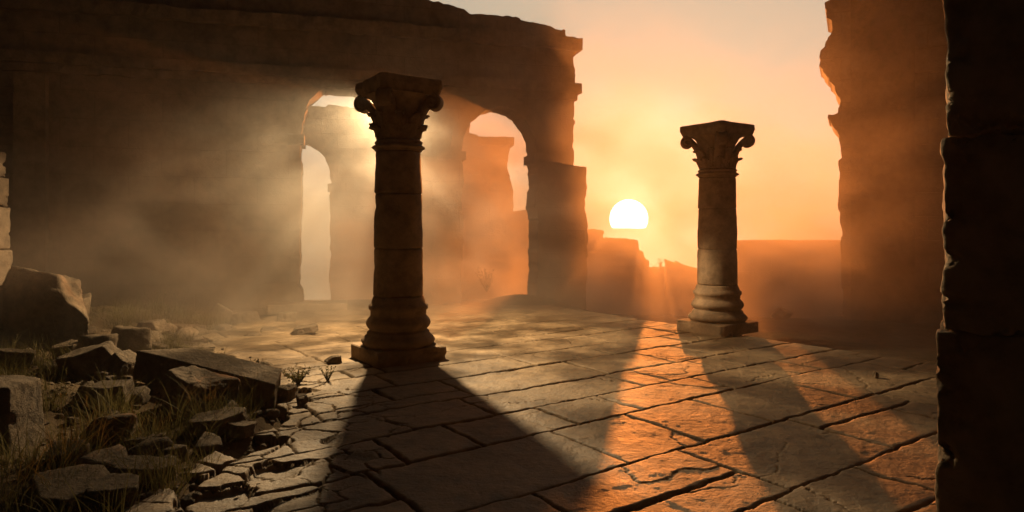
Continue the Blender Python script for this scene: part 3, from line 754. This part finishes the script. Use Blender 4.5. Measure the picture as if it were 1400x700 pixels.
def rubble():
    S = stone_thing
    p = put(45, 480); S('boulder', 'huge dark boulder with a crumbling pale top edge, the largest loose stone', 'boulder', (p.x-.24, p.y+.35, .50), (.60,.42,.62), (0,4,-6), 5, level=6, rough=.06, chips=.20,
        planes=[((1,.75,0),.86),((-1,0,0),1),((.10,-1,.03),.86),((0,1,0),1),((0,0,-1),1),((.08,.2,1),.90),((.7,.1,.7),1.10),((.05,-.8,.75),1.06)])
    p = put(97, 462); S('upright_block', 'narrow upright block leaning beside the huge boulder', 'block', (p.x, p.y+.15, .33), (.11,.16,.42), (4,6,20), 7, True, 4, .03, .05)
    p = put(172, 482); S('rock', 'rounded boulder with a speckled top just right of the upright block', 'rock', (p.x, p.y, p.z+.10), (.27,.24,.22), (0,0,30), 11, level=5, rough=.05, strata=.02)
    p = put(142, 487); S('rock', 'round knobbly rock tucked beside the huge boulder foot', 'rock', (p.x, p.y, p.z+.08), (.17,.16,.17), (0,0,80), 12, level=4, rough=.06)
    p = put(205, 472); S('rock', 'low speckled rock behind the end of the long beam', 'rock', (p.x, p.y, p.z+.07), (.2,.2,.15), (0,0,10), 13, level=4, rough=.05)
    p = put(118, 522); S('stone_slab', 'thick dark slab tilted up towards the boulder, its top edge catching light', 'slab', (p.x, p.y+.12, p.z+.18), (.36,.26,.17), (14,-10,-14), 21, True, 5, .025, .07)
    p = put(172, 520); S('stone_slab', 'broken triangular slab leaning against the tilted dark slab', 'slab', (p.x, p.y, p.z+.14), (.18,.2,.12), (10,22,30), 22, True, 5, .03, .08)
    p = put(138, 556); S('stone_slab', 'flat topped slab with a pale split right corner, in the weeds', 'slab', (p.x, p.y+.05, p.z+.10), (.26,.2,.10), (5,-3,8), 23, True, 5, .025, .06)
    p = put(290, 545); S('stone_beam', 'long fallen stone beam with a bright upper edge, lying among the rubble', 'beam', (p.x+.02, p.y+.12, p.z+.17), (.63,.17,.15), (8,9.5,-13), 25, True, 6, .016, .045,
        planes=[((1,.12,0),.97),((-1,.3,0),.97),((0,-1,.06),1),((0,1,0),1),((0,0,1),1),((0,0,-1),1)], p=40)
    p = put(262, 562); S('rock', 'craggy layered rock in front of the long beam', 'rock', (p.x, p.y, p.z+.10), (.28,.24,.20), (0,10,-20), 27, level=6, rough=.05, chips=.12, strata=.05)
    p = put(292, 598); S('stone_slab', 'oval flat slab lying on the weeds near the pavement edge', 'slab', (p.x, p.y+.08, p.z+.10), (.24,.19,.065), (4,-6,12), 29, True, 5, .02, .05)
    p = put(66, 700); S('stone_slab', 'wide flat slab lying nearest the viewer, below the tall grass', 'slab', (p.x, p.y+.16, p.z+.06), (.30,.22,.07), (3,5,-24), 31, True, 5, .02, .05)
    p = put(16, 622); S('stone_block', 'tall block with a lit cracked top in front of the huge boulder', 'block', (p.x-.22, p.y+.14, p.z+.22), (.27,.24,.27), (3,6,14), 33, True, 6, .03, .09)
    p = put(155, 606); S('rock', 'crumbly pitted rock half buried in the grass', 'rock', (p.x, p.y, p.z+.07), (.20,.18,.15), (0,0,30), 35, level=5, rough=.06, chips=.12, strata=.05)
    p = put(232, 630); S('rock', 'small pale stone at the grass edge below the oval slab', 'rock', (p.x, p.y, p.z+.03), (.11,.09,.07), (0,0,30), 36, True, 4, .04)
    p = put(192, 652); S('stone_slab', 'low dark slab sunk in earth beside the cracked paving', 'slab', (p.x, p.y, p.z+.04), (.24,.17,.07), (6,4,30), 37, True, 5, .03, .08)
    p = put(92, 632); S('rock', 'small jagged stone in the deepest grass', 'rock', (p.x, p.y, p.z+.05), (.13,.12,.10), (0,0,60), 38, False, 4, .05)
    p = put(150, 690); S('rock', 'chunky stone beside the wide flat slab', 'rock', (p.x, p.y, p.z+.05), (.16,.14,.09), (0,6,10), 39, True, 4, .04)
    p = put(20, 500); S('stone_slab', 'small flat stone tucked under the front of the huge boulder', 'slab', (p.x, p.y, p.z+.09), (.2,.16,.09), (0,5,0), 40, True, 4, .03)
    p = put(100, 492); S('stone_slab', 'pale wedge shaped stone at the boulder foot', 'slab', (p.x, p.y-.05, p.z+.12), (.22,.14,.10), (8,-8,10), 42, True, 4, .03)
    p = put(208, 458); S('stone_slab', 'flat slab standing in the grass left of the rear heap', 'slab', (p.x, p.y, p.z+.12), (.24,.14,.11), (6,-4,0), 43, True, 4, .03)
    p = put(258, 458); S('stone_slab', 'thin level slab lying right of the flat grass slab', 'slab', (p.x, p.y, p.z+.09), (.28,.15,.07), (4,3,6), 44, True, 4, .03)
    p = put(303, 440); S('stone_slab', 'pointed splinter of stone sticking up at the back of the heap', 'slab', (p.x, p.y, p.z+.14), (.22,.07,.16), (0,28,-10), 45, True, 4, .03)
    p = put(335, 446); S('stone_slab', 'bright square topped block crowning the rear heap', 'block', (p.x, p.y, p.z+.14), (.27,.17,.12), (5,-4,8), 46, True, 5, .03)
    p = put(300, 462); S('rock', 'small rounded stone under the splinter', 'rock', (p.x, p.y, p.z+.08), (.15,.12,.12), (0,0,0), 47, False, 4, .05)
    p = put(372, 466); S('stone_slab', 'bright slab tipped forward on the right of the rear heap', 'slab', (p.x, p.y, p.z+.10), (.24,.17,.08), (10,12,-15), 48, True, 5, .03)
    p = put(342, 474); S('rock', 'dark stone wedged in front of the rear heap', 'rock', (p.x, p.y, p.z+.08), (.14,.12,.12), (0,0,40), 49, False, 4, .05)
    p = put(418, 468); S('stone_slab', 'loose slab tilted on the pavement beside the rear heap', 'slab', (p.x, p.y, .07), (.22,.14,.06), (6,-9,20), 50, True, 5, .03)
    p = put(392, 452); S('rock', 'pale stone behind the tipped slab', 'rock', (p.x, p.y, .06), (.17,.13,.11), (0,0,10), 51, True, 4, .05)
    p = put(260, 482); S('stone_slab', 'long thin slab flat on the earth behind the beam', 'slab', (p.x, p.y, p.z+.06), (.40,.18,.06), (3,3,-6), 52, True, 5, .03)
    p = put(320, 492); S('stone_slab', 'broad pale slab lying behind the right end of the beam', 'slab', (p.x, p.y, p.z+.08), (.36,.24,.06), (3,2,18), 53, True, 5, .025)
    p = put(388, 556); S('rock', 'dark chipped stone standing on the broken pavement edge', 'rock', (p.x, p.y, .05), (.13,.10,.10), (0,0,20), 54, False, 5, .06)
    p = put(414, 572); S('rock', 'fist sized stone on the cracked paving near the shadow', 'rock', (p.x, p.y, .04), (.06,.06,.055), (0,0,20), 55, False, 4, .06)
    p = put(362, 548); S('rock', 'flat chip of stone beside the dark chipped stone', 'rock', (p.x, p.y, .02), (.11,.09,.045), (0,5,50), 56, True, 4, .04)
    p = put(456, 512); S('rock', 'low dark stone behind the wiry shrubs', 'rock', (p.x, p.y, .03), (.11,.08,.06), (0,0,0), 57, False, 4, .05)
    p = put(330, 600); S('stone_slab', 'wedge of broken paving lying right of the oval slab', 'slab', (p.x, p.y, p.z+.08), (.13,.15,.06), (-4,6,30), 58, True, 4, .03)
    p = put(345, 520); S('rock', 'squat rock against the right end of the beam', 'rock', (p.x+.1, p.y, .0), (.15,.13,.09), (0,0,25), 59, False, 4, .05)
    p = put(1070, 436); S('rock', 'pale rubble stone in the haze right of the far column', 'rock', (p.x, p.y, p.z+.08), (.22,.18,.16), (0,0,0), 60, False, 4, .05)
    p = put(1110, 432); S('rock', 'larger hazy stone below the long level wall', 'rock', (p.x, p.y, p.z+.1), (.3,.2,.18), (0,0,30), 61, False, 4, .05)
    p = floor_at(1197, 517); S('stone_chip', 'tiny pale chip on bare paving near the huge dark pillar', 'stone', (p.x, p.y, .03), (.035,.03,.05), (0,0,10), 62, False, 3, .06)
    # steps seen through the wider arch
    p = Vector((-4.0, 13.1, 0))
    b = block('threshold_step', (.75,.28,.09), M_block, None, 301, 5, .02, chips=.1); b.location = (p.x, p.y, .05); b.rotation_euler = (0,0,R(14))
    tag(b, 'worn stone step across the foot of the arch behind the near column', 'step')
rubble()

def scatter():
    rng = random.Random(404); base = []
    for k in range(8):
        P = rock_planes(rng, 10, k % 2 == 0); v, f = polytope(P, (.10,.085,.06 if k % 2 else .042), 3, 500+k, .05, 60, .12); base.append((v, f))
    meshes = []
    def place(n, name, label, group, pick):
        for i in range(n):
            x, y, big = pick(); v, f = base[rng.randrange(8)]
            key = len(meshes) % 8
            if len(meshes) < 8: o = mesh_obj(name, *base[len(meshes)], M_rock); meshes.append(o.data)
            else: o = bpy.data.objects.new(name, meshes[rng.randrange(8)]); C.objects.link(o)
            sc_ = rng.uniform(.5, 1.0)**1.0*rng.choice((.8,1.0,1.0,1.6))*big; o.scale = (sc_*rng.uniform(.8,1.4), sc_, sc_*rng.uniform(.7,1.2))
            o.rotation_euler = (R(rng.uniform(-18,18)), R(rng.uniform(-18,18)), rng.uniform(0,6.28)); o.location = (x, y, gh(x,y)+.03*sc_)
            tag(o, label, 'stone', group)
    def in_grass():
        while True:
            y = rng.uniform(4.0, 9.5); x = float(left_edge(y)) - .25 - rng.random()*2.4
            if x > -.76*y: return x, y, 1.0
    def at_edge():
        y = rng.uniform(4.0, 9.8); return float(left_edge(y)) + rng.gauss(-.05,.16), y, .8
    def heap():
        y = rng.uniform(8.2, 10.6); return -3.9 + rng.gauss(-.3,.6) - .18*(y-9), y, 1.25
    place(70, 'rubble_stone', 'small broken stone lying in the grass among the larger slabs', 'small stones in the grass', in_grass)
    place(34, 'rubble_stone', 'small broken chunk of stone along the ragged pavement edge', 'broken chunks along the pavement edge', at_edge)
    place(24, 'rubble_stone', 'small stone in the hazy heap behind the long beam', 'stones of the rear heap', heap)
def gh(x, y): return float(ground_h(np.array(x), np.array(y)))
scatter()

def gravel():
    rng = random.Random(77); V=[]; F=[]; n=0; d, f = ico(2)
    for i in range(1900):
        y = rng.uniform(3.4, 11.8); e = float(left_edge(y)); x = e + .02 - rng.random()**1.2*2.6 + (abs(rng.gauss(0,.25)) if rng.random() < .12 else 0)
        if x < -.72*y-.4: continue
        s = .009*rng.paretovariate(1.5); s = min(s, .03)
        P = rock_planes(rng, 11)[:11]; acc = np.zeros(len(d))
        for nn, h in P:
            nn = np.array(nn)/np.linalg.norm(nn); c = d@nn; acc += np.where(c>1e-3, (np.maximum(c,1e-3)/h)**60, 0)
        v = d*np.minimum(acc**(-1/60), 1.15)[:,None]*np.array((s, s*rng.uniform(.6,1), s*rng.uniform(.4,.8)))
        a = rng.uniform(0,6.28); v = v @ np.array(((math.cos(a),math.sin(a),0),(-math.sin(a),math.cos(a),0),(0,0,1)))
        z = float(ground_h(np.array(x), np.array(y))); z = max(z, .0) if x > e+.1 else z
        V.append(v + np.array((x, y, z+s*.2))); F.append(f+n); n += len(d)
    o = mesh_obj('gravel', np.concatenate(V), np.concatenate(F), M_rock, smooth=False); tag(o, kind='stuff')
gravel()

# ------------------------------------------------------------------ grass, tufts, shrubs
def blade(V, F, x, y, z, h, lean, az, w, rng, seg=4):
    n = len(V); pz = rng.uniform(0, 6.28); cx, sx = math.cos(pz)*w, math.sin(pz)*w
    for k in range(seg):
        t = k/seg; o = lean*h*t*t; ww = 1-t*.85
        bx, by, bz = x+math.cos(az)*o, y+math.sin(az)*o, z+h*t*(1-.25*lean*t)
        V.append((bx-cx*ww, by-sx*ww, bz)); V.append((bx+cx*ww, by+sx*ww, bz))
    o = lean*h; V.append((x+math.cos(az)*o, y+math.sin(az)*o, z+h*(1-.25*lean)))
    for k in range(seg-1): F.append((n+2*k, n+2*k+1, n+2*k+3, n+2*k+2))
    F.append((n+2*seg-2, n+2*seg-1, n+2*seg))

def gh(x, y): return float(ground_h(np.array(x), np.array(y)))
def grass():
    rng = random.Random(5); V=[]; F=[]
    for c in range(1300):
        y = rng.uniform(3.5, 12.2); e = float(left_edge(y)); x = e - .12 - rng.random()**1.2*3.4
        if x < -.74*y-.5: continue
        dens = float(vnoise(np.array(x*1.1), np.array(y*1.1), None, 201))
        if dens < -.25: continue
        hh = rng.uniform(.07,.26)*(1.3 if y < 7 else 1.0)
        for k in range(rng.randint(7, 26)):
            a = rng.uniform(0,6.28); r = abs(rng.gauss(0,.06)); bx, by = x+r*math.cos(a), y+r*math.sin(a)
            blade(V, F, bx, by, gh(bx,by)-.01, hh*rng.uniform(.5,1.5), rng.uniform(.1,.9), a+rng.uniform(-.8,.8), rng.uniform(.002,.0042), rng)
    o = mesh_obj('grass', V, F, M_grass, smooth=False); tag(o, kind='stuff')
grass()

def tuft(label, px, py, h, n, spread, seed, mat=None, lean=.7, stalks=0):
    rng = random.Random(seed); p = put(px, py); V=[]; F=[]
    for k in range(n):
        a = rng.uniform(0,6.28); r = abs(rng.gauss(0, spread)); hh = h*rng.uniform(.45,1.1)
        blade(V, F, r*math.cos(a), r*math.sin(a), -.02, hh, rng.uniform(.05,lean), a+rng.uniform(-.5,.5), rng.uniform(.0026,.005), rng, 5)
    for k in range(stalks):
        a = rng.uniform(0,6.28); r = abs(rng.gauss(0, spread)); x, y = r*math.cos(a), r*math.sin(a); hh = h*rng.uniform(1.0,1.6)
        ln = rng.uniform(.05,.25); blade(V, F, x, y, -.02, hh, ln, a, .0022, rng, 5)
        tx, ty, tz = x+math.cos(a)*ln*hh, y+math.sin(a)*ln*hh, hh*(1-.25*ln)-.02
        for q in range(7): blade(V, F, tx, ty, tz-.012*q, .03, .8, rng.uniform(0,6.28), .003, rng, 2)
    o = mesh_obj('grass_tuft', V, F, mat or M_grass, smooth=False); o.location = p
    return tag(o, label, 'grass')
tuft('thick green grass clump right of the pitted rock', 208, 612, .27, 170, .075, 11)
tuft('tall arching grass clump beside the tall cracked block', 88, 640, .36, 150, .10, 12, lean=.9, stalks=6)
tuft('thin grass clump between the craggy rock and the oval slab', 322, 560, .17, 70, .06, 13)
tuft('small grass clump hugging the left end of the oval slab', 245, 600, .16, 80, .05, 14)
tuft('dry seeding stalks rising behind the flat grass slab', 210, 446, .36, 46, .10, 15, stalks=12)
tuft('grass clump growing between the boulder and the tilted slab', 68, 560, .30, 80, .09, 16, stalks=5)
tuft('short grass clump beside the wide flat slab', 118, 668, .20, 90, .08, 17)
tuft('hazy grass clump at the right side of the rear heap', 400, 446, .2, 70, .12, 18)
tuft('long leaning grass clump between the tilted slab and flat topped slab', 150, 572, .3, 70, .06, 19, stalks=4)

def shrub(label, loc, h, seed, n=9, spread=.5, leafs=9, ls=.018):
    rng = random.Random(seed); e = thing('shrub', label, 'shrub', loc); V=[]; F=[]; LV=[]; LF=[]
    for k in range(n):
        a = rng.uniform(0,6.28); ln = rng.uniform(.2,1)*spread; hh = h*rng.uniform(.5,1); prev=None; pts=[]
        bend = rng.uniform(-.6,.6)
        for i in range(6):
            t = i/5; pts.append(Vector((math.cos(a+bend*t)*ln*hh*t, math.sin(a+bend*t)*ln*hh*t, hh*t*(1-.2*ln*t)-.02)))
        for i, q in enumerate(pts):
            r = .006*(1-.75*i/5)*(h/.3)**.5; nb = len(V)
            for s in range(4): V.append((q.x+r*math.cos(s*1.57), q.y+r*math.sin(s*1.57), q.z))
            if i:
                for s in range(4): F.append((nb-4+s, nb-4+(s+1)%4, nb+(s+1)%4, nb+s))
        for q in range(leafs):
            t = rng.uniform(.25,1); i = min(4, int(t*5)); c = pts[i].lerp(pts[i+1], t*5-i)
            d = Vector((rng.gauss(0,1), rng.gauss(0,1), rng.gauss(.3,.8))).normalized(); s = d.cross(Vector((rng.random(),rng.random(),rng.random()))).normalized()
            L = ls*rng.uniform(.8,1.7); nb = len(LV)
            for vv in (c, c+d*L*.5+s*L*.3, c+d*L, c+d*L*.5-s*L*.3): LV.append(tuple(vv))
            LF.append((nb,nb+1,nb+2,nb+3))
    mesh_obj('stem', V, F, M_twig, e, False); mesh_obj('foliage', LV, LF, M_shrub, e, False)
def fz(px, py, z=0.0):
    p = floor_at(px, py); return (p.x, p.y, z)
shrub('wiry upright shrub on the broken pavement edge, left of the pair', fz(357,520), .30, 31, 12, .45, 14)
shrub('sprawling dark leaved shrub on the pavement, middle of the three', fz(408,524), .24, 32, 16, .9, 22, .022)
shrub('small dark shrub nearest the column shadow', fz(448,520), .20, 33, 10, .7, 14)
shrub('twiggy bush on the mound at the foot of the arch nearer the sun', (-.55, 14.6, .22), .62, 34, 22, .7, 16, .03)
shrub('little weed growing on the low wall below the sun', (4.42, 19.9, .42), .36, 35, 7, .5, 8, .03)

# ------------------------------------------------------------------ the setting sun
def build_sun():
    d = 3000.0; az, el = math.atan((859.5-700)/FPX), math.atan((HOR-299)/FPX)
    c = Vector((math.sin(az), math.cos(az), math.tan(el)))*d; c.z += EYE
    m = bpy.data.materials.new('sun_surface'); m.use_nodes = True; nt = m.node_tree; nt.nodes.clear()
    out = nt.nodes.new('ShaderNodeOutputMaterial'); em = nt.nodes.new('ShaderNodeEmission'); tr = nt.nodes.new('ShaderNodeBsdfTransparent'); mx = nt.nodes.new('ShaderNodeMixShader')
    tc = nt.nodes.new('ShaderNodeTexCoord'); sp_ = nt.nodes.new('ShaderNodeSeparateXYZ'); mr = nt.nodes.new('ShaderNodeMapRange')
    nt.links.new(tc.outputs['Object'], sp_.inputs[0]); nt.links.new(sp_.outputs['Z'], mr.inputs[0])
    r = 25.5/FPX*d*1.02
    mr.inputs['From Min'].default_value = -r*.52; mr.inputs['From Max'].default_value = -r*.30
    em.inputs['Color'].default_value = (1,.93,.75,1); em.inputs['Strength'].default_value = 9.0
    lw = nt.nodes.new('ShaderNodeLayerWeight'); lw.inputs['Blend'].default_value = .5; lr = nt.nodes.new('ShaderNodeMapRange'); lr.interpolation_type = 'SMOOTHSTEP'; lr.inputs['From Min'].default_value = .92; lr.inputs['From Max'].default_value = .40
    nt.links.new(lw.outputs['Facing'], lr.inputs[0]); lm = nt.nodes.new('ShaderNodeMath'); lm.operation = 'MULTIPLY'; nt.links.new(lr.outputs[0], lm.inputs[0]); nt.links.new(mr.outputs[0], lm.inputs[1]); nt.links.new(lm.outputs[0], mx.inputs[0]); nt.links.new(tr.outputs[0], mx.inputs[1]); nt.links.new(em.outputs[0], mx.inputs[2]); nt.links.new(mx.outputs[0], out.inputs[0])
    try: m.cycles.emission_sampling = 'NONE'
    except Exception: pass
    v, f = ico(5); keep = (v[f][:,:,2].max(1) > -.60)
    o = mesh_obj('sun', v*r, f[keep], m); o.location = c; tag(o, kind='structure')
build_sun()

# ------------------------------------------------------------------ the air
def volume_box(name, lo, hi, col, dens, aniso):
    bm = bmesh.new(); bmesh.ops.create_cube(bm, size=1)
    for v in bm.verts: v.co = Vector([lo[i] + (v.co[i]+.5)*(hi[i]-lo[i]) for i in range(3)])
    m = bpy.data.materials.new(name); m.use_nodes = True; nt = m.node_tree; nt.nodes.clear()
    out = nt.nodes.new('ShaderNodeOutputMaterial'); pv = nt.nodes.new('ShaderNodeVolumePrincipled')
    pv.inputs['Color'].default_value = col + (1,); pv.inputs['Density'].default_value = dens; pv.inputs['Anisotropy'].default_value = aniso
    nt.links.new(pv.outputs[0], out.inputs['Volume'])
    o = bm_obj(name, bm, m); tag(o, kind='stuff'); return o
HAZE = volume_box('haze', (-47, -9, -6.5), (47, 57, 9.5), (.95,.86,.74), .0012, .6)

def mist_box():
    lo, hi = (-9.5, 5.6, -2.2), (11.0, 20.5, 8.0)
    o = volume_box('mist', lo, hi, (.95,.86,.74), .05, .42); m = o.data.materials[0]; nt = m.node_tree; L = nt.links.new
    pv = next(n for n in nt.nodes if n.type == 'PRINCIPLED_VOLUME')
    tc = nt.nodes.new('ShaderNodeTexCoord')
    mp = nt.nodes.new('ShaderNodeMapping'); mp.inputs['Scale'].default_value = (.55,.55,.85); mp.inputs['Rotation'].default_value = (0,R(30),0); L(tc.outputs['Object'], mp.inputs[0])
    n = nt.nodes.new('ShaderNodeTexNoise'); n.inputs['Scale'].default_value = 1.0; n.inputs['Detail'].default_value = 3; n.inputs['Distortion'].default_value = .6; L(mp.outputs[0], n.inputs['Vector'])
    mr = nt.nodes.new('ShaderNodeMapRange'); mr.inputs['From Min'].default_value = .40; mr.inputs['From Max'].default_value = .62
    mr.inputs['To Min'].default_value = .25; mr.inputs['To Max'].default_value = 1.6; L(n.outputs['Fac'], mr.inputs[0])
    sp_ = nt.nodes.new('ShaderNodeSeparateXYZ'); L(tc.outputs['Object'], sp_.inputs[0]); val = mr.outputs[0]
    # the front of the bank runs aslant: it reaches further forward on the left
    sk = nt.nodes.new('ShaderNodeVectorMath'); sk.operation = 'DOT_PRODUCT'; sk.inputs[1].default_value = (-.7, 1, 0); L(tc.outputs['Object'], sk.inputs[0])
    fr = []
    for src, a, b in ((sp_.outputs['Y'], 9.4, 12.5), (sk.outputs['Value'], 9.2, 12.2)):
        f = nt.nodes.new('ShaderNodeMapRange'); f.interpolation_type = 'SMOOTHSTEP'; f.inputs['From Min'].default_value = a; f.inputs['From Max'].default_value = b; L(src, f.inputs[0]); fr.append(f.outputs[0])
    rt = []
    for src, a, b in ((sp_.outputs['X'], 2.0, 4.4), (sp_.outputs['Y'], 7.0, 10.0)):
        f = nt.nodes.new('ShaderNodeMapRange'); f.interpolation_type = 'SMOOTHSTEP'; f.inputs['From Min'].default_value = a; f.inputs['From Max'].default_value = b; L(src, f.inputs[0]); rt.append(f.outputs[0])
    mr_ = nt.nodes.new('ShaderNodeMath'); mr_.operation = 'MULTIPLY'; L(rt[0], mr_.inputs[0]); L(rt[1], mr_.inputs[1]); hf = nt.nodes.new('ShaderNodeMath'); hf.operation = 'MULTIPLY'; hf.inputs[1].default_value = .42; L(mr_.outputs[0], hf.inputs[0])
    mx_ = nt.nodes.new('ShaderNodeMath'); mx_.operation = 'MAXIMUM'; L(fr[0], mx_.inputs[0]); L(fr[1], mx_.inputs[1])
    mxn = nt.nodes.new('ShaderNodeMath'); mxn.operation = 'MAXIMUM'; L(mx_.outputs[0], mxn.inputs[0]); L(hf.outputs[0], mxn.inputs[1])
    mu = nt.nodes.new('ShaderNodeMath'); mu.operation = 'MULTIPLY'; L(val, mu.inputs[0]); L(mxn.outputs[0], mu.inputs[1]); val = mu.outputs[0]
    dx = nt.nodes.new('ShaderNodeMath'); dx.operation = 'SUBTRACT'; dx.inputs[1].default_value = 1.0; L(sp_.outputs['X'], dx.inputs[0])
    ab = nt.nodes.new('ShaderNodeMath'); ab.operation = 'MAXIMUM'
    for q, kf in enumerate((-.42, .25)):
        mk = nt.nodes.new('ShaderNodeMath'); mk.operation = 'MULTIPLY'; mk.inputs[1].default_value = kf; L(dx.outputs[0], mk.inputs[0]); L(mk.outputs[0], ab.inputs[q])
    tz = nt.nodes.new('ShaderNodeMath'); tz.operation = 'ADD'; L(ab.outputs[0], tz.inputs[0]); L(sp_.outputs['Z'], tz.inputs[1])
    f = nt.nodes.new('ShaderNodeMapRange'); f.interpolation_type = 'SMOOTHSTEP'; f.inputs['From Min'].default_value = 7.0; f.inputs['From Max'].default_value = 2.2; L(tz.outputs[0], f.inputs[0])
    mu = nt.nodes.new('ShaderNodeMath'); mu.operation = 'MULTIPLY'; L(val, mu.inputs[0]); L(f.outputs[0], mu.inputs[1]); val = mu.outputs[0]
    for ax, a, b in (('Y', hi[1], hi[1]-2.0), ('X', lo[0], lo[0]+2.0), ('X', hi[0], hi[0]-3.0)):
        f = nt.nodes.new('ShaderNodeMapRange'); f.interpolation_type = 'SMOOTHSTEP'; f.inputs['From Min'].default_value = a; f.inputs['From Max'].default_value = b
        L(sp_.outputs[ax], f.inputs[0]); mu = nt.nodes.new('ShaderNodeMath'); mu.operation = 'MULTIPLY'; L(val, mu.inputs[0]); L(f.outputs[0], mu.inputs[1]); val = mu.outputs[0]
    mu = nt.nodes.new('ShaderNodeMath'); mu.operation = 'MULTIPLY'; mu.inputs[1].default_value = MIST; L(val, mu.inputs[0]); L(mu.outputs[0], pv.inputs['Density'])
MIST = .16
mist_box()
